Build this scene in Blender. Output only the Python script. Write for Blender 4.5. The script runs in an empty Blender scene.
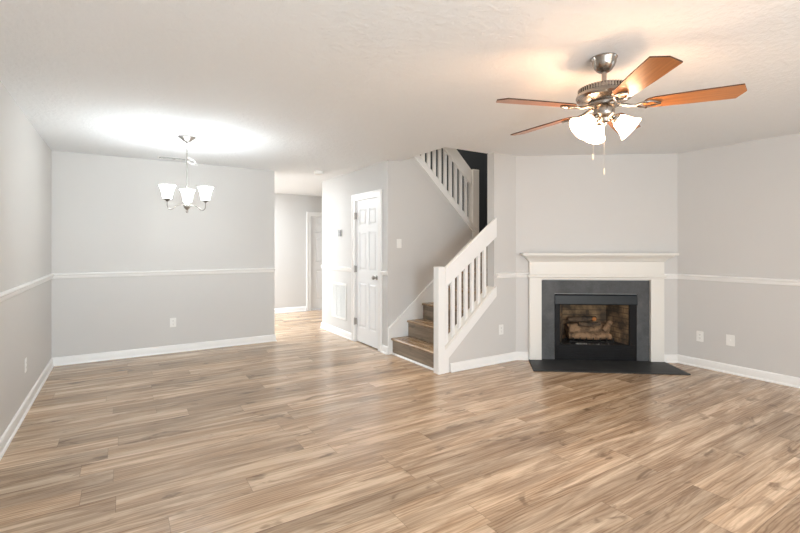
import bpy, bmesh, math, random
from mathutils import Vector, Matrix
C = bpy.context.scene
COL = C.collection
R = math.radians
PI = math.pi
random.seed(4)

# ------------------------------------------------------------------ camera
F_PX, HORIZON, YAW, EYE = 443.47, 247.0, 0.56, 1.348
cd = bpy.data.cameras.new('camera')
cd.sensor_fit = 'HORIZONTAL'; cd.sensor_width = 36.0
cd.lens = F_PX / 800 * 36.0
cd.shift_y = -(266.5 - HORIZON) / 800
cd.clip_start = 0.05
cam = bpy.data.objects.new('camera', cd); COL.objects.link(cam)
cam.location = (0, 0, EYE)
cam.rotation_euler = (R(90), 0, -YAW)
C.camera = cam

# ------------------------------------------------------------------ world, area lights, exposure
w = bpy.data.worlds.new('sky'); C.world = w; w.use_nodes = True
bg = w.node_tree.nodes['Background']
bg.inputs[0].default_value = (0.86, 0.93, 1.0, 1); bg.inputs[1].default_value = 1.6


def area(name, loc, rot, sx, sy, power, col):
    l = bpy.data.lights.new(name, 'AREA'); l.shape = 'RECTANGLE'
    l.size = sx; l.size_y = sy; l.energy = power; l.color = col
    o = bpy.data.objects.new(name, l); COL.objects.link(o)
    o.location = loc; o.rotation_euler = rot
    return o


# added fill at the assumed patio door and window; foyer daylight from the left
area('patio_fill', (2.3, -2.53, 1.12), (R(90), 0, 0), 2.3, 1.95, 56, (1.0, 0.88, 0.74))
area('window_fill', (0.15, -2.53, 1.45), (R(90), 0, 0), 0.95, 1.15, 174, (0.80, 0.935, 1.04))
area('east_fill', (5.43, -1.2, 1.45), (R(90), 0, R(90)), 1.4, 1.2, 18, (0.72, 0.88, 1.0))  # added fill beside the right wall, which has no window
area('foyer_daylight', (-0.55, 7.75, 1.35), (R(90), 0, R(-90)), 1.8, 1.8, 46, (0.84, 0.93, 1.0))
area('foyer_ceiling_light', (1.25, 8.5, 2.43), (0, 0, 0), 0.9, 0.9, 150, (0.90, 0.955, 1.0))
area('upstairs_fill', (4.2, 4.85, 4.85), (0, 0, 0), 2.0, 1.4, 105, (1.0, 0.86, 0.70))  # added warm fill under the stairwell roof, brightens its walls and balusters

C.view_settings.view_transform = 'Standard'
C.view_settings.look = 'None'
C.view_settings.gamma = 1.0
C.view_settings.exposure = -0.12
C.view_settings.use_curve_mapping = False

# ------------------------------------------------------------------ node helpers


class G:
    def __init__(self, name):
        self.m = bpy.data.materials.new(name); self.m.use_nodes = True
        self.nt = self.m.node_tree
        self.b = self.nt.nodes['Principled BSDF']

    def n(self, typ, **kw):
        x = self.nt.nodes.new(typ)
        for k, v in kw.items():
            setattr(x, k, v)
        return x

    def put(self, sock, v):
        if isinstance(v, bpy.types.NodeSocket):
            self.nt.links.new(v, sock)
        elif v is not None:
            sock.default_value = v

    def math(self, op, a, b=None, c=None):
        x = self.n('ShaderNodeMath', operation=op)
        self.put(x.inputs[0], a); self.put(x.inputs[1], b)
        if c is not None: self.put(x.inputs[2], c)
        return x.outputs[0]

    def coord(self):
        return self.n('ShaderNodeTexCoord').outputs['Object']

    def mapping(self, v, scale=(1, 1, 1), loc=None):
        x = self.n('ShaderNodeMapping'); self.put(x.inputs['Vector'], v)
        x.inputs['Scale'].default_value = scale
        if loc is not None: self.put(x.inputs['Location'], loc)
        return x.outputs[0]

    def noise(self, v, scale, detail=3, rough=0.5, dist=0.0):
        x = self.n('ShaderNodeTexNoise'); self.put(x.inputs['Vector'], v)
        x.inputs['Scale'].default_value = scale; x.inputs['Detail'].default_value = detail
        x.inputs['Roughness'].default_value = rough; x.inputs['Distortion'].default_value = dist
        return x.outputs['Fac']

    def ramp(self, f, stops):
        x = self.n('ShaderNodeValToRGB'); self.put(x.inputs[0], f)
        el = x.color_ramp.elements
        while len(el) < len(stops): el.new(0.5)
        for e, (p, c) in zip(el, stops):
            e.position = p; e.color = (c, c, c, 1) if not isinstance(c, tuple) else (*c, 1)
        return x.outputs[0]

    def mix(self, f, a, b, typ='MIX'):
        x = self.n('ShaderNodeMix', data_type='RGBA', blend_type=typ)
        self.put(x.inputs[0], f)
        self.put(x.inputs[6], (*a, 1) if isinstance(a, tuple) else a)
        self.put(x.inputs[7], (*b, 1) if isinstance(b, tuple) else b)
        return x.outputs[2]

    def bump(self, h, strength, dist=0.01):
        x = self.n('ShaderNodeBump'); self.put(x.inputs['Height'], h)
        x.inputs['Strength'].default_value = strength; x.inputs['Distance'].default_value = dist
        self.put(self.b.inputs['Normal'], x.outputs[0])

    def set(self, color=None, rough=None, metal=None, spec=None):
        if color is not None: self.put(self.b.inputs['Base Color'], (*color, 1) if isinstance(color, tuple) else color)
        if rough is not None: self.put(self.b.inputs['Roughness'], rough)
        if metal is not None: self.put(self.b.inputs['Metallic'], metal)
        if spec is not None: self.put(self.b.inputs['Specular IOR Level'], spec)
        return self.m


def paint(name, color, rough=0.5, var=0.03, bscale=180, bstr=0.05, spec=0.4):
    g = G(name); v = g.coord()
    f = g.noise(v, 2.2, 3)
    lo = tuple(c * (1 - var) for c in color); hi = tuple(min(1, c * (1 + var)) for c in color)
    g.set(g.mix(f, lo, hi), rough, spec=spec)
    g.bump(g.noise(v, bscale, 2), bstr, 0.002)
    return g.m


def metal(name, color, rough=0.3):
    g = G(name); v = g.coord()
    g.set(g.mix(g.noise(v, 60, 2), tuple(c * .92 for c in color), color), rough, 1.0)
    return g.m


def frosted(name, color, strength):
    g = G(name)
    g.set((0.92, 0.91, 0.88), 0.4)
    g.put(g.b.inputs['Emission Color'], g.mix(g.noise(g.coord(), 8, 2), tuple(c * .97 for c in color), color))
    g.b.inputs['Emission Strength'].default_value = strength
    t = g.n('ShaderNodeBsdfTransparent'); t.inputs[0].default_value = (1, .98, .95, 1)
    x = g.n('ShaderNodeMixShader'); x.inputs[0].default_value = 0.3
    g.nt.links.new(t.outputs[0], x.inputs[1]); g.nt.links.new(g.b.outputs[0], x.inputs[2])
    g.nt.links.new(x.outputs[0], g.nt.nodes['Material Output'].inputs['Surface'])
    return g.m


def glow(name, color, strength):
    g = G(name)
    g.set((0.9, 0.9, 0.88), 0.35)
    v = g.coord()
    f = g.noise(v, 8, 2)
    g.put(g.b.inputs['Emission Color'], g.mix(f, tuple(c * .97 for c in color), color))
    g.b.inputs['Emission Strength'].default_value = strength
    return g.m


M = {}
M['wall'] = paint('greige_wall_paint', (0.635, 0.62, 0.60), 0.55, 0.015, 220, 0.08)
M['white'] = paint('white_trim_paint', (0.86, 0.85, 0.83), 0.32, 0.01, 90, 0.02)
M['cream'] = paint('mantel_paint', (0.80, 0.775, 0.725), 0.35, 0.015, 90, 0.02)
M['door'] = paint('door_paint', (0.86, 0.86, 0.86), 0.35, 0.01, 120, 0.02)
M['plate'] = paint('white_plastic', (0.87, 0.86, 0.83), 0.3, 0.01, 60, 0.0)
M['greyplate'] = paint('grey_plastic', (0.27, 0.27, 0.27), 0.35, 0.02, 60, 0.0)
M['slot'] = paint('dark_slot', (0.05, 0.05, 0.05), 0.6, 0.05, 60, 0.0)
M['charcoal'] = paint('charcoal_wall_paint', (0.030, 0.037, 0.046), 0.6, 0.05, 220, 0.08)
M['grilleback'] = paint('filter_fabric', (0.42, 0.42, 0.42), 0.9, 0.05, 100, 0.1)
M['nickel'] = metal('brushed_nickel', (0.36, 0.325, 0.29), 0.24)
M['nickel2'] = metal('satin_nickel', (0.42, 0.40, 0.375), 0.3)
M['black'] = paint('black_metal', (0.008, 0.008, 0.009), 0.45, 0.2, 60, 0.02, 0.15)
M['hood'] = paint('black_enamel', (0.010, 0.015, 0.020), 0.34, 0.2, 40, 0.02, 0.3)
M['iron'] = paint('cast_iron', (0.02, 0.019, 0.018), 0.7, 0.3, 120, 0.3)
M['fanshade'] = frosted('lit_warm_glass', (1.0, 0.68, 0.44), 22)
M['fanglow'] = glow('warm_bulb', (1.0, 0.575, 0.33), 300)
M['chandshade'] = frosted('lit_white_glass', (0.96, 0.98, 1.0), 14)
M['chandglow'] = glow('white_bulb', (0.84, 0.94, 1.0), 310)
M['armmetal'] = metal('darkened_nickel_arms', (0.22, 0.205, 0.185), 0.4)  # nickel darkened to offset the glare of the nearby bulbs
M['chain'] = metal('chain_metal', (0.6, 0.57, 0.52), 0.4)
M['fob'] = paint('fob_wood', (0.8, 0.7, 0.55), 0.4)


def ceiling_mat():
    g = G('textured_ceiling'); v = g.coord()
    g.set(g.mix(g.noise(v, 1.5, 2), (0.855, 0.87, 0.88), (0.875, 0.89, 0.90)), 0.9, spec=0.1)
    a = g.noise(v, 26, 4, 0.6); b = g.noise(v, 85, 3, 0.6)
    h = g.math('ADD', g.ramp(a, [(0.42, 0.0), (0.62, 1.0)]), g.math('MULTIPLY', b, 0.7))
    g.bump(h, 0.32, 0.006)
    return g.m


M['ceiling'] = ceiling_mat()


def plank_mat(name, light, mid, dark, pw=0.178, pl=1.22, rough=0.33, swap=False):
    """vinyl planks running along X, every plank with its own grain"""
    g = G(name); v = g.coord()
    s = g.n('ShaderNodeSeparateXYZ'); g.put(s.inputs[0], v)
    x, y, z = s.outputs
    if swap: x, y = s.outputs[1], g.math('ADD', s.outputs[0], s.outputs[2])
    yr = g.math('DIVIDE', y, pw); row = g.math('FLOOR', yr); fy = g.math('SUBTRACT', yr, row)
    wn = g.n('ShaderNodeTexWhiteNoise', noise_dimensions='1D'); g.put(wn.inputs['W'], row)
    xr = g.math('ADD', g.math('DIVIDE', x, pl), g.math('MULTIPLY', wn.outputs['Value'], 7.31))
    col = g.math('FLOOR', xr); fx = g.math('SUBTRACT', xr, col)
    cc = g.n('ShaderNodeCombineXYZ'); g.put(cc.inputs[0], col); g.put(cc.inputs[1], row)
    wp = g.n('ShaderNodeTexWhiteNoise', noise_dimensions='2D'); g.put(wp.inputs['Vector'], cc.outputs[0])
    pv = wp.outputs['Value']; pc = wp.outputs['Color']
    off = g.n('ShaderNodeVectorMath', operation='SCALE'); g.put(off.inputs[0], pc); off.inputs['Scale'].default_value = 37.0
    vv = g.n('ShaderNodeCombineXYZ'); g.put(vv.inputs[0], x); g.put(vv.inputs[1], y)
    vo = g.n('ShaderNodeVectorMath', operation='ADD'); g.put(vo.inputs[0], vv.outputs[0]); g.put(vo.inputs[1], off.outputs[0])
    p = vo.outputs[0]
    broad = g.noise(g.mapping(p, (0.55, 6.5, 1)), 1.5, 4, 0.6, 0.9)
    streak = g.noise(g.mapping(p, (0.8, 9.5, 1)), 1.5, 5, 0.62, 1.2)
    grain = g.noise(g.mapping(p, (2.4, 80.0, 1)), 1.5, 4, 0.65, 0.6)
    rings = g.n('ShaderNodeTexWave', wave_type='BANDS', bands_direction='Y')
    g.put(rings.inputs['Vector'], g.mapping(p, (0.7, 4.2, 1)))
    rings.inputs['Scale'].default_value = 4.0; rings.inputs['Distortion'].default_value = 10.0
    rings.inputs['Detail'].default_value = 2.5; rings.inputs['Detail Scale'].default_value = 0.9
    knot = g.noise(g.mapping(p, (3.0, 8.0, 1)), 1.2, 3, 0.55, 0.6)
    heart = g.ramp(broad, [(0.40, 1.0), (0.60, 0.0)])
    base = g.mix(heart, light, mid)
    c1 = g.mix(g.math('MULTIPLY', g.ramp(streak, [(0.36, 1.0), (0.58, 0.0)]), 0.64), base, dark)
    c2 = g.mix(g.math('MULTIPLY', g.math('MULTIPLY', g.ramp(rings.outputs['Fac'], [(0.0, 1.0), (0.45, 0.0)]), heart), 0.6), c1, dark)
    c3 = g.mix(g.math('MULTIPLY', g.ramp(knot, [(0.29, 1.0), (0.40, 0.0)]), 0.68), c2, tuple(d * 0.62 for d in dark))
    c4 = g.mix(g.math('MULTIPLY', g.ramp(grain, [(0.35, 1.0), (0.62, 0.0)]), 0.30), c3, dark)
    tone = g.ramp(pv, [(0.0, 0.76), (0.45, 0.98), (1.0, 1.14)])
    c5 = g.mix(1.0, c4, tone, 'MULTIPLY')
    ey = g.math('MINIMUM', fy, g.math('SUBTRACT', 1.0, fy)); ex = g.math('MINIMUM', fx, g.math('SUBTRACT', 1.0, fx))
    seam = g.math('MAXIMUM', g.math('LESS_THAN', ey, 0.009), g.math('LESS_THAN', ex, 0.0014))
    c6 = g.mix(g.math('MULTIPLY', seam, 0.42), c5, tuple(d * 0.5 for d in dark))
    g.set(c6, g.math('ADD', rough, g.math('MULTIPLY', grain, 0.14)), spec=0.75)
    h = g.math('SUBTRACT', g.math('MULTIPLY', grain, 0.25), g.math('MULTIPLY', seam, 1.0))
    g.bump(h, 0.18, 0.0015)
    return g.m


M['floor'] = plank_mat('vinyl_plank_floor', (0.80, 0.605, 0.42), (0.57, 0.39, 0.245), (0.20, 0.112, 0.056), rough=0.17)
M['tread'] = plank_mat('stair_tread_wood', (0.50, 0.345, 0.205), (0.37, 0.245, 0.14), (0.17, 0.108, 0.06), 0.40, 2.5, 0.2, True)
M['riser'] = plank_mat('stair_riser_wood', (0.36, 0.28, 0.20), (0.27, 0.205, 0.145), (0.15, 0.11, 0.075), 0.40, 2.5, 0.4, True)


def blade_mat():
    g = G('cherry_blade_veneer'); v = g.coord()
    a = g.noise(g.mapping(v, (2.0, 40, 40)), 1.5, 4, 0.6, 0.6)
    g.set(g.mix(g.ramp(a, [(0.3, 0.0), (0.7, 1.0)]), (0.36, 0.125, 0.035), (0.56, 0.235, 0.075)), 0.3, spec=0.5)
    g.b.inputs['Coat Weight'].default_value = 0.15; g.b.inputs['Coat Roughness'].default_value = 0.22
    return g.m


M['blade'] = blade_mat()
M['bladeedge'] = paint('dark_blade_edge', (0.06, 0.025, 0.012), 0.5)


def slate_mat(name, base):
    g = G(name); v = g.coord()
    a = g.noise(v, 5, 5, 0.65, 0.4); b = g.noise(v, 45, 3, 0.6)
    c = g.mix(g.ramp(a, [(0.3, 0.0), (0.7, 1.0)]), tuple(x * .72 for x in base), tuple(x * 1.3 for x in base))
    g.set(g.mix(g.math('MULTIPLY', g.ramp(b, [(0.55, 0.0), (0.75, 1.0)]), 0.35), c, tuple(x * 1.9 for x in base)), 0.5, spec=0.22)
    g.bump(b, 0.12, 0.003)
    return g.m


M['slate'] = slate_mat('slate_tile', (0.085, 0.088, 0.091))
M['hearth'] = slate_mat('hearth_slate', (0.036, 0.037, 0.038))


def refractory():
    g = G('refractory_brick_panel'); v = g.coord()
    br = g.n('ShaderNodeTexBrick'); s = g.n('ShaderNodeSeparateXYZ'); g.put(s.inputs[0], v)
    cb = g.n('ShaderNodeCombineXYZ'); g.put(cb.inputs[0], g.math('ADD', s.outputs[0], s.outputs[1])); g.put(cb.inputs[1], s.outputs[2])
    g.put(br.inputs['Vector'], cb.outputs[0])
    br.inputs['Scale'].default_value = 1.0; br.inputs['Brick Width'].default_value = 0.19; br.inputs['Row Height'].default_value = 0.062
    br.inputs['Mortar Size'].default_value = 0.005
    br.inputs['Color1'].default_value = (0.36, 0.23, 0.12, 1); br.inputs['Color2'].default_value = (0.28, 0.175, 0.09, 1)
    br.inputs['Mortar'].default_value = (0.14, 0.09, 0.05, 1)
    soot = g.ramp(g.noise(v, 4.5, 4, 0.6), [(0.36, 0.0), (0.56, 1.0)])
    g.set(g.mix(g.math('MULTIPLY', soot, 0.88), br.outputs['Color'], (0.04, 0.03, 0.022)), 0.9)
    g.bump(g.noise(v, 60, 3), 0.3, 0.004)
    return g.m


M['refractory'] = refractory()


def log_mat(name, light, dark, lo=0.42, hi=0.6):
    g = G(name); v = g.coord()
    a = g.noise(g.mapping(v, (1.5, 1.5, 1.5)), 7, 5, 0.65, 0.8)
    b = g.noise(v, 40, 4, 0.65)
    c = g.mix(g.ramp(a, [(lo, 0.0), (hi, 1.0)]), dark, light)
    g.set(g.mix(g.math('MULTIPLY', b, 0.4), c, dark), 0.9)
    g.bump(g.math('ADD', a, g.math('MULTIPLY', b, 0.4)), 0.6, 0.01)
    return g.m


M['log'] = log_mat('ceramic_log_bark', (0.33, 0.205, 0.115), (0.07, 0.042, 0.023), 0.36, 0.58)
M['char'] = log_mat('charred_log', (0.12, 0.08, 0.05), (0.02, 0.016, 0.012))
M['heart'] = log_mat('orange_glow_wood', (0.46, 0.19, 0.06), (0.22, 0.075, 0.02), 0.3, 0.5)  # wood colour painted in for the orange glow among the logs
M['ember'] = log_mat('ash_embers', (0.45, 0.42, 0.38), (0.04, 0.035, 0.03), 0.5, 0.6)


def glass_mat():
    g = G('window_glass')
    g.set((1, 1, 1), 0.0)
    g.b.inputs['Transmission Weight'].default_value = 1.0
    g.b.inputs['IOR'].default_value = 1.05
    f = g.noise(g.coord(), 1.0, 1)
    g.put(g.b.inputs['Roughness'], g.math('MULTIPLY', f, 0.01))
    return g.m


M['glass'] = glass_mat()

# ------------------------------------------------------------------ mesh helpers


def box(bm, x0, x1, y0, y1, z0, z1, m=None):
    vs = [Vector((x, y, z)) for z in (z0, z1) for y in (y0, y1) for x in (x0, x1)]
    if m is not None: vs = [m @ v for v in vs]
    v = [bm.verts.new(p) for p in vs]
    for q in ((0, 2, 3, 1), (4, 5, 7, 6), (0, 1, 5, 4), (2, 6, 7, 3), (0, 4, 6, 2), (1, 3, 7, 5)):
        bm.faces.new([v[i] for i in q])


def prism(bm, pts, fn, d0, d1):
    """extrude the outline pts (a, b); fn(a, b, d) gives the point in space"""
    a = [bm.verts.new(fn(p[0], p[1], d0)) for p in pts]
    b = [bm.verts.new(fn(p[0], p[1], d1)) for p in pts]
    n = len(pts)
    bm.faces.new(a); bm.faces.new(b[::-1])
    for i in range(n):
        j = (i + 1) % n
        bm.faces.new([a[j], a[i], b[i], b[j]])


XZ = lambda a, b, d: Vector((a, d, b))
XY = lambda a, b, d: Vector((a, b, d))
YZ = lambda a, b, d: Vector((d, a, b))


def lathe(bm, prof, m=None, seg=32, cap=True):
    """prof: list of (radius, height)"""
    rings = []
    for r, h in prof:
        ring = []
        for i in range(seg):
            t = 2 * PI * i / seg
            p = Vector((r * math.cos(t), r * math.sin(t), h))
            ring.append(bm.verts.new(m @ p if m is not None else p))
        rings.append(ring)
    for a, b in zip(rings, rings[1:]):
        for i in range(seg):
            j = (i + 1) % seg
            bm.faces.new([a[i], a[j], b[j], b[i]])
    if cap:
        bm.faces.new(rings[0][::-1]); bm.faces.new(rings[-1])


def tube(bm, pts, rad, seg=10, closed=False):
    pts = [Vector(p) for p in pts]; n = len(pts)
    rads = rad if isinstance(rad, (list, tuple)) else [rad] * n
    rings = []; up = None
    for i, p in enumerate(pts):
        if closed: t = (pts[(i + 1) % n] - pts[i - 1]).normalized()
        else: t = (pts[min(i + 1, n - 1)] - pts[max(i - 1, 0)]).normalized()
        if up is None:
            up = t.orthogonal().normalized()
        up = (up - t * up.dot(t)).normalized(); s = t.cross(up)
        rings.append([bm.verts.new(p + (up * math.cos(2 * PI * k / seg) + s * math.sin(2 * PI * k / seg)) * rads[i]) for k in range(seg)])
    prs = list(zip(rings, rings[1:])) + ([(rings[-1], rings[0])] if closed else [])
    for a, b in prs:
        for i in range(seg):
            j = (i + 1) % seg
            bm.faces.new([a[i], a[j], b[j], b[i]])
    if not closed:
        bm.faces.new(rings[0][::-1]); bm.faces.new(rings[-1])


def smooth_pts(pts, n=6):
    """Catmull-Rom through pts"""
    P = [Vector(p) for p in pts]; P = [2 * P[0] - P[1]] + P + [2 * P[-1] - P[-2]]
    out = []
    for i in range(1, len(P) - 2):
        for k in range(n):
            t = k / n
            out.append(0.5 * ((2 * P[i]) + (P[i + 1] - P[i - 1]) * t + (2 * P[i - 1] - 5 * P[i] + 4 * P[i + 1] - P[i + 2]) * t * t
                              + (3 * P[i] - P[i - 1] - 3 * P[i + 1] + P[i + 2]) * t ** 3))
    out.append(P[-2]); return out


def run(bm, path, prof, side=1):
    """sweep the profile [(offset, z)] along the floor-plan path with mitred corners; side = +1 puts offsets to the left of travel"""
    P = [Vector(p) for p in path]; n = len(P); rings = []
    for i, p in enumerate(P):
        ds = []
        if i > 0: ds.append((P[i] - P[i - 1]).normalized())
        if i < n - 1: ds.append((P[i + 1] - P[i]).normalized())
        ns = [Vector((-d.y, d.x)) * side for d in ds]
        if len(ns) == 2:
            b = (ns[0] + ns[1]).normalized(); b = b / b.dot(ns[0])
        else: b = ns[0]
        rings.append([bm.verts.new((p.x + b.x * o, p.y + b.y * o, z)) for o, z in prof])
    k = len(prof)
    for a, b in zip(rings, rings[1:]):
        for i in range(k):
            j = (i + 1) % k
            bm.faces.new([a[i], a[j], b[j], b[i]])
    bm.faces.new(rings[0]); bm.faces.new(rings[-1][::-1])


def link(name, bm, mat, parent=None, org=None, smooth=False, bevel=0.0, angle=35, seg=2):
    bmesh.ops.recalc_face_normals(bm, faces=bm.faces)
    if org is not None:
        bmesh.ops.translate(bm, verts=bm.verts, vec=-Vector(org))
    me = bpy.data.meshes.new(name); bm.to_mesh(me); bm.free()
    for m in (mat if isinstance(mat, (list, tuple)) else [mat]): me.materials.append(m)
    o = bpy.data.objects.new(name, me); COL.objects.link(o)
    if parent is not None: o.parent = parent
    elif org is not None: o.location = org
    if smooth:
        for p in me.polygons: p.use_smooth = True
        me.set_sharp_from_angle(angle=R(angle))
    if bevel:
        b = o.modifiers.new('edge', 'BEVEL'); b.width = bevel; b.segments = seg; b.limit_method = 'ANGLE'; b.angle_limit = R(30)
    return o


def thing(name, label, cat, loc=(0, 0, 0), rz=0.0, group=None):
    o = bpy.data.objects.new(name, None); COL.objects.link(o)
    o.empty_display_size = 0.1
    o.location = loc; o.rotation_euler = (0, 0, rz); o['label'] = label; o['category'] = cat
    if group: o['group'] = group
    return o


def tag(o, label, cat, group=None):
    o['label'] = label; o['category'] = cat
    if group: o['group'] = group
    return o


def struct(name, bm, mat, bevel=0.0, **kw):
    o = link(name, bm, mat, bevel=bevel, **kw); o['kind'] = 'structure'; return o


def dup(root, loc, rz, label, group=None):
    r = root.copy(); COL.objects.link(r); r.location = loc; r.rotation_euler = (0, 0, rz); r['label'] = label
    if group: r['group'] = group
    for ch in list(root.children):
        c = ch.copy(); COL.objects.link(c); c.parent = r
        for g2 in list(ch.children):
            d = g2.copy(); COL.objects.link(d); d.parent = c
    return r


B = bmesh.new
# ------------------------------------------------------------------ the room's measures (metres)
H = 2.44
XL, YB, XR = -0.676, 6.347, 5.5           # left wall, dining wall, right wall
XE = 1.855                               # free end of the dining wall
YS = 3.765                               # wall beside the stairs
XH, YC, YE = 2.832, 4.806, 6.968          # hall wall with the closet door: its plane and two ends
YF = 9.0                                 # far wall of the foyer
YR = -2.6                                # wall behind the camera
FA = Vector((3.998, 3.765, 0)); FB = Vector((5.5, 2.668, 0))
DX = (FB - FA).normalized(); DN = Vector((-DX.y, DX.x, 0))   # along the fireplace wall; into it
FM = Matrix(((DX.x, DN.x, 0, FA.x), (DX.y, DN.y, 0, FA.y), (0, 0, 1, 0), (0, 0, 0, 1)))
FL = (FB - FA).length
SX = 3.643                               # where the stair wall rises to full height
WX0, WX1, WY0, WY1 = 2.992, 5.35, 3.85, 5.78   # stairwell opening

# floor and ceilings
bm = B(); box(bm, XL - .12, XR + .12, YR - .12, YF + .12, -.1, 0); struct('floor', bm, M['floor'])
bm = B()
for a in ((XL - .12, XR + .12, YR - .12, WY0), (XL - .12, WX0, WY0, WY1 + .05), (WX1 + .05, XR + .12, WY0, WY1 + .05), (XL - .12, XR + .12, WY1 + .05, YF + .12)):
    box(bm, a[0], a[1], a[2], a[3], H, H + .25)
struct('ceiling', bm, M['ceiling'])
bm = B(); box(bm, WX0 - .1, WX1 + .1, WY0 - .1, WY1 + .1, 4.9, 5.0); struct('ceiling_upstairs', bm, M['ceiling'])

# walls
bm = B(); box(bm, XL - .12, XL, YR - .12, YF + .12, 0, H); struct('wall_left', bm, M['wall'])
bm = B(); box(bm, XL, XE, YB, YB + .115, 0, H); struct('wall_back', bm, M['wall'])
bm = B(); box(bm, XR, XR + .12, YR - .12, YF + .12, 0, H); struct('wall_right', bm, M['wall'])
bm = B()
for x0, x1, z0, z1 in ((XL, -.38, 0, H), (-.38, .68, 0, .85), (-.38, .68, 2.05, H), (.68, 1.1, 0, H), (1.1, 3.5, 2.12, H), (3.5, XR, 0, H)):
    box(bm, x0, x1, YR - .12, YR, z0, z1)
struct('wall_rear', bm, M['wall'])
bm = B()
for x0, x1, z0, z1 in ((XL, 3.40, 0, H), (3.40, 4.22, 2.0, H), (4.22, XR, 0, H)):
    box(bm, x0, x1, YF, YF + .12, z0, z1)
struct('wall_far', bm, M['wall'])
# hall wall with the closet doorway
DY0, DY1, DZ = 5.035, 5.715, 2.005
bm = B()
box(bm, XH, XH + .11, YC, DY0, 0, H); box(bm, XH, XH + .11, DY1, YE, 0, H); box(bm, XH, XH + .11, DY0, DY1, DZ, H)
struct('wall_hall', bm, M['wall'])
bm = B(); box(bm, XH + .11, XR, YE - .11, YE, 0, H); struct('wall_hall_return', bm, M['wall'])
# wall under the upper flight of stairs
USB = lambda x: 2.042 - .953 * (x - 3.73)       # underside of the upper stringer
xtop = 3.73 + (2.042 - H) / .953
bm = B()
prism(bm, [(XH + .11, 0), (4.25, 0), (4.25, USB(4.25) + .04), (WX0 + .001, USB(WX0) + .04), (WX0 + .001, H), (XH + .11, H)], XZ, YC, YC + .11)
struct('wall_closet', bm, M['wall'])
# low wall under the balustrade running up into the full-height wall
STT = lambda x: .60 + .865 * (x - 3.313)         # top of the low wall
bm = B()
prism(bm, [(2.93, 0), (4.25, 0), (4.25, H), (SX, H), (SX, STT(SX) - .02), (2.93, STT(2.93) - .02)], XZ, YS, YS + .11)
struct('wall_stair', bm, M['wall'])
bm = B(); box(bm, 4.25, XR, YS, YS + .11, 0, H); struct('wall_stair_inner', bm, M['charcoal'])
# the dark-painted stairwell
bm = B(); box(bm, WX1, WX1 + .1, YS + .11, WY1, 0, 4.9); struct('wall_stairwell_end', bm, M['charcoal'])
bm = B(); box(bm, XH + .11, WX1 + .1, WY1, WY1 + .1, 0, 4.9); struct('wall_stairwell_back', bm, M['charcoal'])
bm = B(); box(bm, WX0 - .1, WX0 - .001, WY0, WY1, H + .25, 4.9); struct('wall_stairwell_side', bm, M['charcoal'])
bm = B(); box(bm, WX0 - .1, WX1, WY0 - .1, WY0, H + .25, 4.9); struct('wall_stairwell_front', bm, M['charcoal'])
# angled fireplace wall with the firebox hole
HS0, HS1, HZ0, HZ1 = .455, 1.392, .02, .79
bm = B()
for s0, s1, z0, z1 in ((0, HS0, 0, H), (HS1, FL, 0, H), (HS0, HS1, HZ1, H), (HS0, HS1, 0, HZ0)):
    box(bm, s0, s1, 0, .06, z0, z1, FM)
struct('wall_fireplace', bm, M['wall'])

# baseboards: a flat board with an eased top and a shoe moulding
BBP = [(0, 0), (.026, 0), (.024, .011), (.015, .018), (.014, .075), (.011, .086), (.004, .094), (0, .095)]
def base(name, path, side):
    bm = B(); run(bm, path, BBP, side); struct('baseboard_' + name, bm, M['white'], smooth=True, angle=40)
base('left', [(XL, YR), (XL, YB)], -1)
base('back', [(XL, YB), (XE, YB), (XE, YB + .115)], -1)
base('hall', [(XH, YC - .0), (XH, 4.948)], 1)
base('hall_left', [(XH, 5.808), (XH, YE), (XH + 1.5, YE)], 1)
base('far', [(XL, YF), (3.30, YF)], -1)
base('stair', [(3.0, YS), (FA.x, FA.y), tuple((FM @ Vector((.148, 0, 0)))[:2])], -1)
base('right', [tuple((FM @ Vector((1.688, 0, 0)))[:2]), (FB.x, FB.y), (XR, YR)], -1)

# chair rails
RP = [(0, 0), (.008, 0), (.012, .010), (.014, .014), (.014, .030), (.020, .036), (.026, .042), (.026, .052), (.020, .057), (.006, .060), (0, .060)]
def rail(i, path, side, z):
    bm = B(); run(bm, path, [(o, h + z) for o, h in RP], side); struct('trim_%d' % i, bm, M['white'], smooth=True, angle=30)
rail(1, [(XL, YR), (XL, YB), (XE, YB)], -1, .989)
rail(2, [(XH, YC), (XH, 4.948)], 1, .989)
rail(3, [(XH, 5.808), (XH, YE)], 1, .989)
rail(4, [(SX + .03, YS), (FA.x, FA.y), tuple((FM @ Vector((.148, 0, 0)))[:2])], -1, .985)
rail(5, [tuple((FM @ Vector((1.688, 0, 0)))[:2]), (FB.x, FB.y), (XR, YR)], -1, .975)

# patio door and window behind the camera
def glazed(name, x0, x1, z0, z1, bars):
    bm = B(); y0, y1 = YR - .09, YR - .03
    for a in ((x0, x1, z1 - .06, z1), (x0, x1, z0, z0 + .06), (x0, x0 + .06, z0 + .06, z1 - .06), (x1 - .06, x1, z0 + .06, z1 - .06)):
        box(bm, a[0], a[1], y0, y1, a[2], a[3])
    for q in bars: box(bm, *q[:2], y0, y1, *q[2:])
    o = struct(name, bm, M['white'])
    bm = B(); box(bm, x0 + .05, x1 - .05, YR - .064, YR - .058, z0 + .05, z1 - .05)
    link('pane', bm, M['glass'], o)
glazed('door_3', 1.1, 3.5, 0.0, 2.12, [(2.26, 2.34, .06, 2.06)])
glazed('window_1', -.38, .68, .85, 2.05, [(-.32, .62, 1.43, 1.47)])

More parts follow.
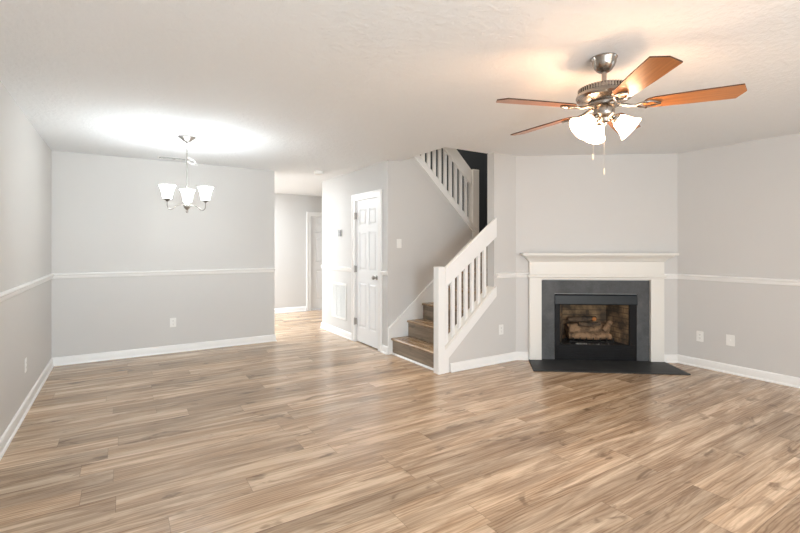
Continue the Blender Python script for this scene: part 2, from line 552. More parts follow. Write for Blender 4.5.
# ------------------------------------------------------------------ doors
def casing(name, fn, a0, a1, z1, w_, d0, d1):
    """flat stock with a stepped outer edge round an opening (a0..a1 wide, z1 high)"""
    bm = B()
    pts = [(a0 - w_, 0), (a0, 0), (a0, z1), (a1, z1), (a1, 0), (a1 + w_, 0), (a1 + w_, z1 + w_), (a0 - w_, z1 + w_)]
    prism(bm, pts, fn, d0, d1)
    e = .022; s = 1 if d1 > d0 else -1
    p2 = [(a0 - w_, 0), (a0 - w_ + e, 0), (a0 - w_ + e, z1 + w_ - e), (a1 + w_ - e, z1 + w_ - e), (a1 + w_ - e, 0), (a1 + w_, 0), (a1 + w_, z1 + w_), (a0 - w_, z1 + w_)]
    prism(bm, p2, fn, d1, d1 + .007 * s)
    return bm


def panel_door(a0, a1, z0, z1, fn, face, s):
    """six raised panels; fn(a, z, d); face = d of the front, s = direction towards the viewer"""
    bm = B(); W = a1 - a0; Hh = z1 - z0
    prism(bm, [(a0, z0), (a1, z0), (a1, z1), (a0, z1)], fn, face - s * .035, face - s * .010)
    st = W * .145; mid = W * .12
    cols = [(a0 + st, a0 + W / 2 - mid / 2), (a0 + W / 2 + mid / 2, a1 - st)]
    rows = [(z0 + .215 * Hh / 2.03, z0 + .86 * Hh / 2.03), (z0 + 1.03 * Hh / 2.03, z0 + 1.575 * Hh / 2.03), (z0 + 1.675 * Hh / 2.03, z0 + 1.905 * Hh / 2.03)]
    zs = [z0] + [v for r in rows for v in r] + [z1]
    for i in range(0, len(zs), 2):        # rails
        prism(bm, [(a0, zs[i]), (a1, zs[i]), (a1, zs[i + 1]), (a0, zs[i + 1])], fn, face - s * .012, face)
    for r in rows:                        # stiles
        for b0, b1 in ((a0, cols[0][0]), (cols[0][1], cols[1][0]), (cols[1][1], a1)):
            prism(bm, [(b0, r[0]), (b1, r[0]), (b1, r[1]), (b0, r[1])], fn, face - s * .012, face)
    pan = []
    for r in rows:
        for c in cols:
            pb = B()
            g1, g2 = .012, .034
            lo = [(c[0] + g1, r[0] + g1), (c[1] - g1, r[0] + g1), (c[1] - g1, r[1] - g1), (c[0] + g1, r[1] - g1)]
            hi = [(c[0] + g2, r[0] + g2), (c[1] - g2, r[0] + g2), (c[1] - g2, r[1] - g2), (c[0] + g2, r[1] - g2)]
            a = [pb.verts.new(fn(p[0], p[1], face - s * .012)) for p in lo]; b = [pb.verts.new(fn(p[0], p[1], face - s * .002)) for p in hi]
            pb.faces.new(a); pb.faces.new(b[::-1])
            for i in range(4): pb.faces.new([a[i], a[(i + 1) % 4], b[(i + 1) % 4], b[i]])
            pan.append(pb)
    return bm, pan


bm, pan = panel_door(DY0 + .004, DY1 - .004, .012, DZ - .004, YZ, XH + .012, -1)
d1 = struct('door_1', bm, M['door'])
for pb in pan: link('panel', pb, M['door'], d1)
link('casing', casing('c', YZ, DY0, DY1, DZ, .088, XH - .0005, XH - .016), M['white'], d1)
bm = B()
prism(bm, [(DY0, 0), (DY0 + .003, 0), (DY0 + .003, DZ - .003), (DY1 - .003, DZ - .003), (DY1 - .003, 0), (DY1, 0), (DY1, DZ), (DY0, DZ)], YZ, XH, XH + .11)
link('jamb', bm, M['white'], d1)
KM = Matrix.Translation((XH + .012, DY0 + .075, .945)) @ Matrix.Rotation(R(-90), 4, 'Y')
bm = B(); lathe(bm, [(.001, 0), (.032, 0), (.032, .004), (.026, .008), (.012, .011), (.011, .030), (.020, .038), (.027, .050), (.026, .062), (.016, .071), (.001, .073)], KM, 24, False)
link('knob', bm, M['nickel2'], d1, smooth=True)
for z in (1.79, 1.035, .29):
    bm = B()
    box(bm, XH - .018, XH + .013, DY1 - .022, DY1 - .001, z - .045, z + .045)
    lathe(bm, [(.007, -.05), (.007, .05)], Matrix.Translation((XH - .02, DY1 - .003, z)), 12)
    link('hinge', bm, M['nickel2'], d1)
# foyer door seen past the hall
bm, pan = panel_door(3.405, 4.215, .012, 1.995, XZ, YF + .02, -1)
d2 = struct('door_2', bm, M['door'])
for pb in pan: link('panel', pb, M['door'], d2)
link('casing', casing('c', XZ, 3.40, 4.22, 2.0, .09, YF - .0005, YF - .016), M['white'], d2)

# ------------------------------------------------------------------ staircase
RISE, RUN, X0 = .204, .235, 2.892
SY0, SY1 = YS + .112, YC - .018
stair = thing('staircase', 'wood-stepped staircase climbing behind the white balustrade to the landing', 'stairs', (X0, 4.3, 0))
for k in range(7):
    zt = RISE * (k + 1); xr = X0 + RUN * k
    xb = xr + RUN + .02 if k < 6 else WX1 - .003
    bm = B(); box(bm, xr, xr + .018, SY0, SY1, zt - RISE + (0.001 if k == 0 else 0), zt - .028); link('riser', bm, M['riser'], stair, (X0, 4.3, 0))
    bm = B(); box(bm, xr - .026, xb, SY0, SY1 if k < 6 else WY1 - .01, zt - .028, zt); link('tread' if k < 6 else 'landing', bm, M['tread'], stair, (X0, 4.3, 0), bevel=.010, seg=4)
bm = B(); run(bm, [(X0, SY0), (X0, SY1)], [(0, .001), (.018, .001), (.016, .010), (.010, .016), (0, .019)], 1)
link('shoe_moulding', bm, M['white'], stair, (X0, 4.3, 0))
# skirt board along the closet wall
SK = lambda x: .333 + .831 * (x - 2.842)
bm = B()
prism(bm, [(XH, 0), (2.93, 0), (4.20, 1.02), (4.20, SK(4.20)), (2.842, SK(2.842)), (XH, SK(2.842) - .01)], XZ, YC - .016, YC - .0005)
prism(bm, [(2.842, SK(2.842)), (4.20, SK(4.20)), (4.20, SK(4.20) - .022), (2.842, SK(2.842) - .022)], XZ, YC - .024, YC - .016)
link('skirt_board', bm, M['white'], stair, (X0, 4.3, 0))
# sloped slab carrying the upper flight
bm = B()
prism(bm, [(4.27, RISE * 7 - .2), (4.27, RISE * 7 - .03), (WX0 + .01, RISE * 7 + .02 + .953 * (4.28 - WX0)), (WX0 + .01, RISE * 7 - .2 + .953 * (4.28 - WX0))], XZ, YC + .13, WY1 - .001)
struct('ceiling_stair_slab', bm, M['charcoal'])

# lower balustrade
LB = (2.85, YS + .02, 0)
bal = thing('stair_balustrade', 'white balustrade with square newel post beside the lowest wooden steps', 'railing', LB)
bm = B()
box(bm, 2.828, 2.918, YS - .020, YS + .070, 0, 1.125); box(bm, 2.825, 2.921, YS - .023, YS + .073, 1.125, 1.137)
link('newel_post', bm, M['white'], bal, LB, bevel=.004)
RT = lambda x: 1.40 + .765 * (x - 3.29)
bm = B()
prism(bm, [(2.919, RT(2.919) - .205), (3.665, RT(3.665) - .22), (3.665, RT(3.665)), (2.919, RT(2.919))], XZ, YS - .024, YS + .018)
link('handrail', bm, M['white'], bal, LB, bevel=.004)
bm = B()
prism(bm, [(2.919, STT(2.919) - .02), (SX - .002, STT(SX - .002) - .02), (SX - .002, STT(SX) + .004), (2.919, STT(2.919) + .004)], XZ, YS - .01, YS + .1105)
link('stringer_cap', bm, M['cream'], bal, LB, bevel=.003)
bm = B()
prism(bm, [(2.919, 0), (2.972, 0), (2.972, STT(2.972) - .15), (3.675, STT(3.675) - .135), (3.675, STT(3.675) - .02), (2.919, STT(2.919) - .02)], XZ, YS - .013, YS - .0005)
link('stringer', bm, M['white'], bal, LB, bevel=.003)
for k in range(7):
    x = 2.968 + .0925 * k
    bm = B()
    prism(bm, [(x - .02, STT(x - .02) - .035), (x + .02, STT(x + .02) - .035), (x + .02, RT(x + .02) - .10), (x - .02, RT(x - .02) - .10)], XZ, YS + .018, YS + .052)
    link('baluster', bm, M['white'], bal, LB, bevel=.002)

# upper balustrade
UB = (4.29, YC + .05, RISE * 7)
ub = thing('stair_balustrade', 'upper stair balustrade rising from the landing through the ceiling opening', 'railing', UB)
bm = B(); xs = 2.6
prism(bm, [(4.30, USB(4.30)), (xs + .5, USB(xs + .5)), (xs + .5, USB(xs + .5) + .092), (4.30, USB(4.30) + .092)], XZ, YC - .022, YC - .001)
prism(bm, [(4.30, USB(4.30) + .06), (xs + .5, USB(xs + .5) + .06), (xs + .5, USB(xs + .5) + .092), (4.30, USB(4.30) + .092)], XZ, YC - .001, YC + .12)
prism(bm, [(4.30, USB(4.30) + .092), (xs + .5, USB(xs + .5) + .092), (xs + .5, USB(xs + .5) + .106), (4.30, USB(4.30) + .106)], XZ, YC - .028, YC + .125)
link('stringer', bm, M['white'], ub, UB, bevel=.003)
bm = B(); box(bm, 4.228, 4.343, YC - .02, YC + .095, RISE * 7, 2.455)
link('newel_post', bm, M['white'], ub, UB, bevel=.006)
UT = lambda x: 2.45 - .953 * (x - 4.23)
bm = B(); prism(bm, [(4.228, UT(4.228)), (3.4, UT(3.4)), (3.4, UT(3.4) - .215), (4.228, UT(4.228) - .215)], XZ, YC + .015, YC + .055)
link('handrail', bm, M['white'], ub, UB, bevel=.004)
for k in range(9):
    x = 4.165 - .093 * k
    bm = B()
    prism(bm, [(x - .022, USB(x - .022) + .10), (x + .022, USB(x + .022) + .10), (x + .022, UT(x + .022) - .1), (x - .022, UT(x - .022) - .1)], XZ, YC + .055, YC + .09)
    link('baluster', bm, M['white'], ub, UB, bevel=.002)

# ------------------------------------------------------------------ fireplace (s along the angled wall, o into it)
def fb(bm, s0, s1, o0, o1, z0, z1): box(bm, s0, s1, o0, o1, z0, z1, FM)
def fpt(s, o, z): return FM @ Vector((s, o, z))
S0, S1 = .150, 1.688
MO = fpt(.91, 0, 0)
man = thing('fireplace_mantel', 'cream painted wooden mantel surround framing the corner fireplace', 'mantel', MO)
for a, b in ((S0, .292), (1.538, S1)):
    bm = B(); fb(bm, a, b, -.05, -.0005, .013, .965); link('pilaster', bm, M['cream'], man, MO, bevel=.003)
bm = B(); fb(bm, S0, S1, -.05, -.0005, .965, 1.20); fb(bm, S0 + .03, S1 - .03, -.055, -.05, 1.045, 1.175); link('frieze', bm, M['cream'], man, MO, bevel=.003)
def around(bm, prof):      # moulding returning round both ends of the mantel
    run(bm, [tuple(fpt(S0, -.0006, 0)[:2]), tuple(fpt(S0, -.05, 0)[:2]), tuple(fpt(S1, -.05, 0)[:2]), tuple(fpt(S1, -.0006, 0)[:2])], prof, -1)
bm = B(); around(bm, [(0, .985), (.010, .988), (.016, .996), (.016, 1.010), (.010, 1.020), (0, 1.026)]); link('moulding', bm, M['cream'], man, MO, smooth=True)
bm = B(); around(bm, [(0, 1.175), (.008, 1.177), (.016, 1.19), (.032, 1.212), (.058, 1.232), (.074, 1.240), (.078, 1.252), (0, 1.252)]); link('crown_moulding', bm, M['cream'], man, MO, smooth=True)
bm = B(); fb(bm, .052, 1.80, -.152, -.0005, 1.252, 1.277); link('mantel_shelf', bm, M['cream'], man, MO, bevel=.006, seg=3)

sur = thing('fireplace_surround', 'dark grey slate tile band around the black firebox', 'fireplace surround', MO)
bm = B(); fb(bm, .2925, .452, -.014, -.0005, .013, .952); link('slate_jamb', bm, M['slate'], sur, MO, bevel=.001)
bm = B(); fb(bm, 1.395, 1.5375, -.014, -.0005, .013, .952); link('slate_jamb', bm, M['slate'], sur, MO, bevel=.001)
bm = B(); fb(bm, .452, 1.395, -.014, -.0005, .795, .952); link('slate_header', bm, M['slate'], sur, MO, bevel=.001)

bm = B()
prism(bm, [(.15, -.0005), (1.70, -.0005), (1.71, -.535), (.095, -.50)], lambda a, b, d: FM @ Vector((a, b, d)), .0005, .0125)
h = link('hearth_slab', bm, M['hearth'], None, MO, bevel=.002)
tag(h, 'flat black slate hearth slab on the floor before the fireplace', 'hearth')

ins = thing('fireplace_insert', 'black metal firebox insert with brick-lined interior and top hood panel', 'fireplace', MO)
bm = B()
fb(bm, .455, .515, -.016, .012, .014, .788); fb(bm, 1.310, 1.392, -.016, .012, .014, .788); fb(bm, .515, 1.310, -.016, .012, .755, .788)
link('frame', bm, M['black'], ins, MO, bevel=.003)
bm = B(); prism(bm, [(-.018, .785), (-.034, .775), (-.040, .675), (-.036, .668), (-.016, .672)], lambda a, b, d: FM @ Vector((d, a, b)), .452, 1.394)
link('hood', bm, M['hood'], ins, MO, bevel=.002)
bm = B(); fb(bm, .475, 1.372, -.024, -.0165, .016, .192)
for i in range(3): fb(bm, .49, 1.357, -.028, -.024, .062 + i * .042, .088 + i * .042)
link('lower_panel', bm, M['black'], ins, MO, bevel=.003)
bm = B()       # liner: back, two splayed cheeks, floor and top
def quad(*p): bm.faces.new([bm.verts.new(fpt(*q)) for q in p])
f0, f1, b0, b1, dp, za, zb = .513, 1.312, .64, 1.18, .34, .19, .755
quad((b0, dp, za), (b1, dp, za), (b1, dp, zb), (b0, dp, zb))
quad((f0, .012, za), (b0, dp, za), (b0, dp, zb), (f0, .012, zb)); quad((f1, .012, za), (b1, dp, za), (b1, dp, zb), (f1, .012, zb))
ln = link('brick_liner', bm, M['refractory'], ins, MO)
md = ln.modifiers.new('thick', 'SOLIDIFY'); md.thickness = .012; md.offset = 0
bm = B()
prism(bm, [(f0, .012), (f1, .012), (b1, dp), (b0, dp)], lambda a, b, d: FM @ Vector((a, b, d)), .175, .19)
link('firebox_floor', bm, M['iron'], ins, MO)
bm = B()
prism(bm, [(f0, .012), (f1, .012), (b1, dp), (b0, dp)], lambda a, b, d: FM @ Vector((a, b, d)), .755, .77)
link('smoke_shelf', bm, M['iron'], ins, MO)

# grate and logs
gr = thing('log_grate', 'black iron grate carrying the gas logs inside the firebox', 'grate', fpt(.91, .16, .19))
GO = fpt(.91, .16, .19)
for i in range(7):
    s = .68 + i * .077
    bm = B(); tube(bm, [fpt(s, .016, .27), fpt(s, .03, .226), fpt(s, .305, .226), fpt(s, .315, .29)], .006, 8); link('bar', bm, M['iron'], gr, GO)
for o in (.07, .25):
    bm = B(); tube(bm, [fpt(.64, o, .213), fpt(1.18, o, .213)], .006, 8); link('cross_bar', bm, M['iron'], gr, GO)
for s in (.66, 1.16):
    for o in (.07, .25):
        bm = B(); tube(bm, [fpt(s, o, .1905), fpt(s, o, .213)], .006, 8); link('leg', bm, M['iron'], gr, GO)


def gas_log(pts, rads, mat, label, seg=18, heart=None):
    pp = smooth_pts(pts, 7); n = len(pp); rr = []
    for i in range(n):
        t = i / (n - 1) * (len(rads) - 1); j = min(int(t), len(rads) - 2); rr.append(rads[j] + (rads[j + 1] - rads[j]) * (t - j))
    bm = B(); tube(bm, pp, rr, seg)
    for v in bm.verts:
        a = v.co * 31
        v.co += Vector((math.sin(a.y + 1.3 * a.z), math.sin(a.z * 1.7 + a.x), math.sin(a.x * 1.2 + a.y * 1.9))) * rads[0] * .085
    org = pp[n // 2]
    o = link('gas_log', bm, mat, None, org, smooth=True, angle=60)
    tag(o, label, 'log', 'gas logs in the firebox')
    if heart:  # orange disc standing in for a glow on the log
        bm = B()
        m = Matrix.Translation(Vector(heart[0]) - org)
        lathe(bm, [(.002, -.012), (heart[1] * .8, -.008), (heart[1], 0), (heart[1] * .8, .008), (.002, .012)], m @ (Vector(heart[2]).to_track_quat('Z', 'Y').to_matrix().to_4x4()), 14, False)
        link('glow_disc', bm, M['heart'], o)
    return o


gas_log([fpt(.66, .212, .324), fpt(.80, .216, .328), fpt(1.0, .213, .326), fpt(1.15, .205, .322)], [.082, .094, .092, .078], M['log'], 'thick tan back log lying across the grate')
gas_log([fpt(.64, .08, .278), fpt(.82, .076, .28), fpt(1.0, .076, .279), fpt(1.13, .08, .277)], [.036, .042, .042, .034], M['log'], 'slimmer tan front log lying along the grate')
gas_log([fpt(.66, .175, .456), fpt(.78, .16, .464), fpt(.90, .15, .476), fpt(.99, .15, .482)], [.028, .034, .034, .024], M['char'], 'charred crooked log resting high on the left of the stack',
        heart=(fpt(.955, .115, .477), .027, tuple(-DN + Vector((0, 0, -.2)))))
gas_log([fpt(.77, .118, .42), fpt(.90, .108, .408), fpt(1.02, .112, .425)], [.026, .03, .026], M['char'], 'short black charred log lying across the front of the stack')
gas_log([fpt(1.06, .092, .348), fpt(1.10, .096, .40), fpt(1.15, .118, .445)], [.026, .030, .028], M['log'], 'stubby tan log leaning at the right end of the stack')
bm = B()
for i in range(60):
    s = random.uniform(.72, 1.1); o = random.uniform(.025, .05); q = random.uniform(.004, .009)
    m = Matrix.Translation(fpt(s, o, .19 + q * .6)) @ Matrix.Rotation(random.uniform(0, 3), 4, 'Z')
    box(bm, -q, q, -q * .8, q * .8, -q * .6, q * .6, m)
o = link('ember_bed', bm, M['ember'], None, fpt(.91, .04, .19)); tag(o, 'scattered ash-grey embers on the firebox floor under the logs', 'embers'); o['kind'] = 'stuff'

# ------------------------------------------------------------------ ceiling fan
FC = Vector((2.355, 1.541, 0)); FO = (FC.x, FC.y, H)
fan = thing('ceiling_fan', 'five-blade ceiling fan with brushed nickel motor and three lit glass shades', 'ceiling fan', FO)
T0 = Matrix.Translation(FC)
def fl(name, prof, mat, seg=40, parent=None, **kw):
    bm = B(); lathe(bm, prof, T0, seg, False); return link(name, bm, mat, parent or fan, FO, smooth=True, **kw)
fl('canopy', [(.001, 2.4395), (.070, 2.4395), (.072, 2.434), (.066, 2.424), (.064, 2.405), (.055, 2.385), (.042, 2.366), (.030, 2.357), (.016, 2.354), (.001, 2.354)], M['nickel'])
fl('downrod', [(.001, 2.36), (.0135, 2.36), (.0135, 2.275), (.001, 2.275)], M['nickel'])
mh = fl('motor_housing', [(.001, 2.298), (.020, 2.298), (.026, 2.288), (.060, 2.282), (.105, 2.272), (.134, 2.256), (.138, 2.236), (.148, 2.228), (.153, 2.212), (.146, 2.198), (.115, 2.186), (.060, 2.178), (.001, 2.178)], M['nickel'])
bm = B()
for i in range(56):     # the vented band round the top of the motor
    a = 2 * PI * i / 56
    m = T0 @ Matrix.Rotation(a, 4, 'Z')
    box(bm, .128, .1415, -.0042, .0042, 2.232, 2.260, m)
link('vent_band', bm, M['nickel'], mh, FO)
fl('flywheel', [(.001, 2.180), (.085, 2.180), (.088, 2.172), (.085, 2.160), (.001, 2.160)], M['nickel'])
fl('switch_housing', [(.001, 2.161), (.050, 2.161), (.056, 2.150), (.056, 2.112), (.050, 2.098), (.034, 2.088), (.028, 2.070), (.012, 2.062), (.008, 2.050), (.001, 2.048)], M['nickel'])
PITCH = R(-11); ZB = 2.150
BW0, BW1 = .056, .071
bangs = [163.1, 91.1, 19.1, -52.9, -124.9]
for k, ang in enumerate(bangs):
    mz = T0 @ Matrix.Translation((0, 0, ZB)) @ Matrix.Rotation(R(1.4), 4, Vector((math.cos(R(217)), math.sin(R(217)), 0))) @ Matrix.Rotation(R(ang), 4, 'Z') @ Matrix.Rotation(PITCH, 4, 'X')
    outline = [(.205, -.030), (.222, -.048), (.25, -BW0), (.45, -.066), (.650, -BW1), (.680, .0), (.650, BW1), (.45, .066), (.25, BW0), (.222, .048), (.205, .030), (.198, 0)]
    bm = B()
    prism(bm, outline, XY, -.0035, .0035)
    for f in bm.faces:
        f.material_index = 1 if abs(f.normal.z) < .5 else 0
    bmesh.ops.recalc_face_normals(bm, faces=bm.faces)
    for f in bm.faces: f.material_index = 1 if abs(f.normal.z) < .5 else 0
    bl = link('blade', bm, [M['blade'], M['bladeedge']], fan)
    bl.matrix_local = Matrix.Translation(-Vector(FO)) @ mz
    bm = B()
    # forked bracket: a neck from the flywheel and a pierced leaf screwed under the blade
    tube(bm, [(.070, 0, .012), (.10, 0, .006), (.135, 0, -.004), (.165, 0, -.009)], [.011, .010, .009, .009], 8)
    for sg in (1, -1):
        tube(bm, smooth_pts([(.16, 0, -.009), (.185, sg * .020, -.009), (.215, sg * .030, -.009), (.25, sg * .022, -.009), (.285, 0, -.009)], 5), .006, 8)
    for px, py in ((.215, .028), (.215, -.028), (.278, 0)):
        lathe(bm, [(.007, -.017), (.007, -.003)], Matrix.Translation((px, py, 0)), 10)
    br = link('blade_bracket', bm, M['nickel'], bl, smooth=True)
# light kit: three sockets with tulip glass shades
for ang in (-36, 58, 152):
    d = Vector((math.cos(R(ang)), math.sin(R(ang)), 0)); ax = (d * .80 + Vector((0, 0, -.60))).normalized()
    st = FC + d * .045 + Vector((0, 0, 2.104))
    m = Matrix.Translation(st) @ ax.to_track_quat('Z', 'Y').to_matrix().to_4x4()
    bm = B(); lathe(bm, [(.001, -.012), (.014, -.012), (.016, .012), (.024, .018), (.027, .028), (.027, .036), (.001, .036)], m, 24, False)
    sk = link('lamp_socket', bm, M['nickel'], fan, FO, smooth=True)
    bm = B()
    lathe(bm, [(.022, .030), (.032, .036), (.041, .052), (.048, .074), (.054, .096), (.063, .116), (.074, .132), (.072, .1325), (.060, .116), (.051, .096), (.045, .074), (.038, .052), (.029, .038), (.001, .034)], m, 32, False)
    link('lamp_shade', bm, M['fanshade'], sk, FO, smooth=True)
    bm = B(); lathe(bm, [(.001, .037), (.012, .038), (.014, .05), (.022, .066), (.025, .080), (.022, .094), (.012, .103), (.001, .105)], m, 20, False)
    link('bulb', bm, M['fanglow'], sk, FO, smooth=True)
RGT = Vector((math.cos(YAW), -math.sin(YAW), 0))
for off, zb in ((-.064, 1.852), (.0, 1.767)):
    p = FC + RGT * off
    bm = B(); tube(bm, [p + Vector((0, 0, 2.075 if off > -.02 else 2.10)), p + Vector((0, 0, zb + .03))], .0013, 6)
    pc = link('pull_chain', bm, M['chain'], fan, FO)
    bm = B(); lathe(bm, [(.001, zb - .004), (.004, zb), (.0055, zb + .012), (.004, zb + .028), (.002, zb + .034), (.001, zb + .034)], Matrix.Translation(p), 12, False)
    link('pull_fob', bm, M['fob'], pc, FO, smooth=True)
    if off < -.02:
        bm = B(); tube(bm, [FC + Vector((0, 0, 2.105)) + RGT * -.05, p + Vector((0, 0, 2.10))], .003, 6); link('chain_guide', bm, M['nickel'], pc, FO)

# ------------------------------------------------------------------ chandelier
CC = Vector((.547, 4.853, 0)); CO = (CC.x, CC.y, H)
ch = thing('chandelier', 'small brushed nickel chandelier with three lit bell shades in the dining corner', 'chandelier', CO)
TC = Matrix.Translation(CC)
def cl(name, prof, mat, parent=None, seg=28):
    bm = B(); lathe(bm, prof, TC, seg, False); return link(name, bm, mat, parent or ch, CO, smooth=True)
cl('canopy', [(.001, 2.4395), (.083, 2.4395), (.084, 2.434), (.070, 2.425), (.052, 2.412), (.038, 2.397), (.016, 2.390), (.010, 2.378), (.001, 2.376)], M['nickel2'])
bm = B()
z = 2.385; i = 0
while z > 2.215:        # short chain under the canopy
    m = TC @ Matrix.Translation((0, 0, z)) @ Matrix.Rotation(i * PI / 2, 4, 'Z')
    tube(bm, [m @ Vector((.006 * math.cos(t), 0, -.008 + .012 * math.sin(t))) for t in [2 * PI * q / 10 for q in range(10)]], .002, 6, True)
    z -= .018; i += 1
link('chain', bm, M['nickel2'], ch, CO, smooth=True)
bm = B()      # surplus cable looped beside the chain
lp = [(0, 0, 2.235), (.03, 0, 2.222), (.075, .01, 2.195), (.105, .02, 2.168), (.098, .02, 2.158), (.05, .01, 2.172), (.01, 0, 2.19), (-.012, 0, 2.205), (-.005, 0, 2.225), (.02, -.005, 2.235), (.06, 0, 2.218), (.085, .01, 2.19), (.06, .01, 2.178), (.02, 0, 2.195), (0, 0, 2.205)]
tube(bm, smooth_pts([CC + RGT * a + Vector((0, b, c)) for a, b, c in lp], 5), .0020, 6)
link('cable_loop', bm, M['plate'], ch, CO, smooth=True)
cl('column', [(.001, 2.225), (.006, 2.222), (.010, 2.214), (.006, 2.204), (.0055, 1.96), (.010, 1.955), (.011, 1.945), (.011, 1.80), (.018, 1.79), (.030, 1.772), (.032, 1.755), (.026, 1.735), (.014, 1.722), (.010, 1.712), (.013, 1.702), (.009, 1.690), (.001, 1.685)], M['nickel2'])
for ang in (82, 202, 322):
    d = Vector((math.cos(R(ang)), math.sin(R(ang)), 0))
    P = lambda r, z: CC + d * r + Vector((0, 0, z))
    bm = B(); tube(bm, smooth_pts([P(.02, 1.752), P(.06, 1.758), P(.095, 1.752), P(.122, 1.735), P(.145, 1.717), P(.170, 1.712), P(.188, 1.728), P(.193, 1.752), P(.193, 1.788)], 6), .0042, 10)
    arm = link('arm', bm, M['armmetal'], ch, CO, smooth=True)
    m = Matrix.Translation(P(.193, 0))
    bm = B(); lathe(bm, [(.001, 1.784), (.010, 1.786), (.014, 1.792), (.032, 1.803), (.034, 1.809), (.026, 1.812), (.001, 1.812)], m, 24, False); link('shade_cup', bm, M['armmetal'], arm, CO, smooth=True)
    bm = B()
    lathe(bm, [(.001, 1.8125), (.038, 1.8125), (.042, 1.822), (.045, 1.845), (.050, 1.876), (.059, 1.910), (.075, 1.938), (.072, 1.9385), (.056, 1.91), (.047, 1.876), (.042, 1.845), (.039, 1.826), (.001, 1.820)], m, 32, False)
    link('lamp_shade', bm, M['chandshade'], arm, CO, smooth=True)
    bm = B(); lathe(bm, [(.001, 1.823), (.012, 1.824), (.014, 1.86), (.022, 1.888), (.026, 1.912), (.022, 1.932), (.012, 1.943), (.001, 1.945)], m, 20, False)
    link('bulb', bm, M['chandglow'], arm, CO, smooth=True)

# ------------------------------------------------------------------ ceiling fittings
SD = (2.40, 6.02, H)
sd = thing('smoke_detector', 'round white smoke detector on the hall ceiling', 'smoke detector', SD)
bm = B(); lathe(bm, [(.001, -.0005), (.070, -.0005), (.070, -.014), (.001, -.014)], None, 32, False); link('base_ring', bm, M['plate'], sd, smooth=True)
bm = B(); lathe(bm, [(.001, -.014), (.066, -.014), (.064, -.040), (.052, -.052), (.020, -.055), (.001, -.055)], None, 32, False); link('cover', bm, M['plate'], sd, smooth=True)

CR = (.545, 6.115, H)
cr = thing('ceiling_register', 'white slatted air register in the ceiling near the dining wall', 'vent', CR)
bm = B()
for a in ((-.18, .18, .055, .075), (-.18, .18, -.075, -.055), (-.18, -.16, -.055, .055), (.16, .18, -.055, .055), (-.006, .006, -.055, .055)):
    box(bm, a[0], a[1], a[2], a[3], -.004, -.0005)
link('frame', bm, M['plate'], cr, bevel=.001)
bm = B(); box(bm, -.16, .16, -.055, .055, -.004, -.001); link('duct_opening', bm, M['slot'], cr)
for sx in (-1, 1):
    for i in range(5):
        bm = B(); m = Matrix.Translation((sx * .083, -.042 + i * .021, -.005)) @ Matrix.Rotation(R(14), 4, 'X')
        box(bm, -.075, .075, -.0045, .0045, -.0008, .0008, m); link('slat', bm, M['plate'], cr)

# ------------------------------------------------------------------ wall fittings
def rounded(w_, h_, r=.006, n=4):
    out = []
    for cx, cz, a0 in ((w_ - r, h_ - r, 0), (-w_ + r, h_ - r, 90), (-w_ + r, -h_ + r, 180), (w_ - r, -h_ + r, 270)):
        for i in range(n + 1):
            a = R(a0 + 90 * i / n); out.append((cx + r * math.cos(a), cz + r * math.sin(a)))
    return out


def plate_mesh(w_, h_):
    bm = B(); prism(bm, rounded(w_, h_), XZ, -.0045, -.0004)
    top = [f for f in bm.faces if abs(f.normal.y) > .9 and f.calc_center_median().y < -.003]
    return bm


ot = thing('wall_outlet', 'white outlet on the dining back wall below the chandelier', 'outlet', (.553, YB, .382), 0, 'white wall plates')
link('cover_plate', plate_mesh(.036, .058), M['plate'], ot, bevel=.0015)
for sz in (.020, -.020):
    bm = B(); prism(bm, [(p[0], p[1] + sz) for p in rounded(.0155, .0135, .007)], XZ, -.0065, -.0045); f = link('socket', bm, M['plate'], ot)
    bm = B()
    for sx in (-.006, .006): box(bm, sx - .0011, sx + .0011, -.0069, -.0063, sz - .001, sz + .007)
    lathe(bm, [(.0022, 0), (.0022, .0006)], Matrix.Translation((0, -.0063, sz - .007)) @ Matrix.Rotation(R(90), 4, 'X'), 10)
    link('slots', bm, M['slot'], f)
dup(ot, (XL, 4.753, .372), R(90), 'white outlet low on the left wall, alone under the chair rail')
dup(ot, (3.754, YS, .383), 0, 'white outlet on the grey wall under the stair balustrade')
dup(ot, (XR, 2.43, .345), R(-90), 'white outlet on the right wall, nearer the fireplace of the two plates')

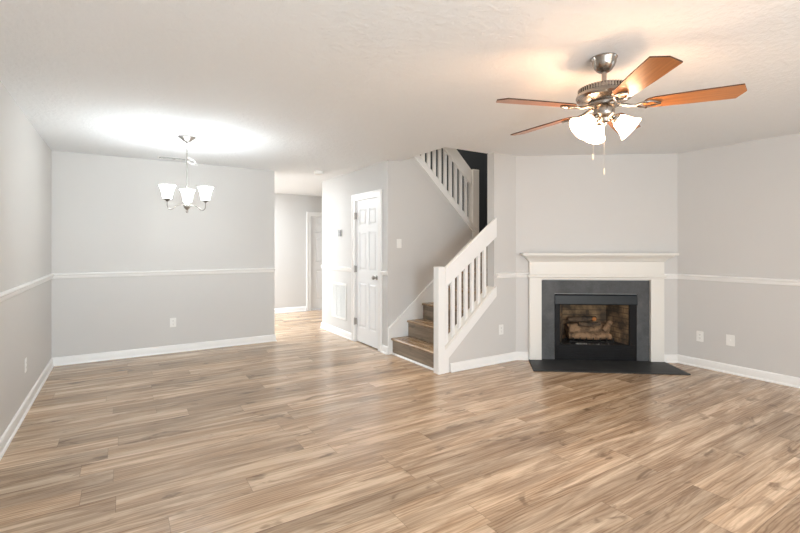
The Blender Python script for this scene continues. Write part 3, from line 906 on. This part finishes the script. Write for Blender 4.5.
bp = thing('wall_plate', 'white cable plate on the right wall, farther from the fireplace than the outlet', 'wall plate', (XR, 2.135, .352), R(-90), 'white wall plates')
link('cover_plate', plate_mesh(.040, .058), M['plate'], bp, bevel=.0015)
bm = B(); lathe(bm, [(.006, 0), (.006, .006), (.0035, .006), (.0035, .010)], Matrix.Translation((0, -.0045, 0)) @ Matrix.Rotation(R(90), 4, 'X'), 12); link('cable_jack', bm, M['plate'], bp, smooth=True)

sw = thing('light_switch', 'white light switch on the beige wall beside the stairs', 'light switch', (2.998, YC, 1.393), 0, 'white wall plates')
link('cover_plate', plate_mesh(.036, .058), M['plate'], sw, bevel=.0015)
bm = B(); box(bm, -.005, .005, -.0105, -.004, -.004, .010, Matrix.Rotation(R(14), 4, 'X')); link('toggle', bm, M['plate'], sw, bevel=.001)
dup(sw, (XH, 6.58, 1.165), R(-90), 'white light switch on the hall wall above the return air grille')

th = thing('thermostat', 'small grey thermostat on the white hall wall left of the door', 'thermostat', (XH, 6.225, 1.56), R(-90))
bm = B(); prism(bm, rounded(.047, .056, .006), XZ, -.005, -.0004); link('back_plate', bm, M['plate'], th)
bm = B(); prism(bm, rounded(.043, .050, .008), XZ, -.024, -.005); link('housing', bm, M['greyplate'], th, bevel=.003)
bm = B(); prism(bm, [(-.028, .005), (.028, .005), (.028, .032), (-.028, .032)], XZ, -.0246, -.0238); link('display', bm, paint('lcd', (.20, .21, .20), .5), th)

vg = thing('return_air_grille', 'white louvered return air grille low on the hall wall', 'vent', (XH, 6.275, .525), R(-90))
GW, GH = .262, .272
bm = B()
for a in ((-GW, GW, GH - .028, GH), (-GW, GW, -GH, -GH + .028), (-GW, -GW + .028, -GH + .028, GH - .028), (GW - .028, GW, -GH + .028, GH - .028)):
    box(bm, a[0], a[1], -.012, -.0005, a[2], a[3])
link('frame', bm, M['plate'], vg, bevel=.003)
bm = B(); box(bm, -GW + .028, GW - .028, -.002, -.0006, -GH + .028, GH - .028); link('filter', bm, M['grilleback'], vg)
for i in range(36):
    z = -GH + .034 + i * (2 * GH - .068) / 35
    bm = B(); m = Matrix.Translation((0, -.007, z)) @ Matrix.Rotation(R(38), 4, 'X')
    box(bm, -GW + .03, GW - .03, -.0075, .0075, -.0007, .0007, m); link('louver', bm, M['plate'], vg)
for sx in (-.085, .085):
    bm = B(); box(bm, sx - .003, sx + .003, -.0135, -.010, -GH + .028, GH - .028); link('mullion', bm, M['plate'], vg)
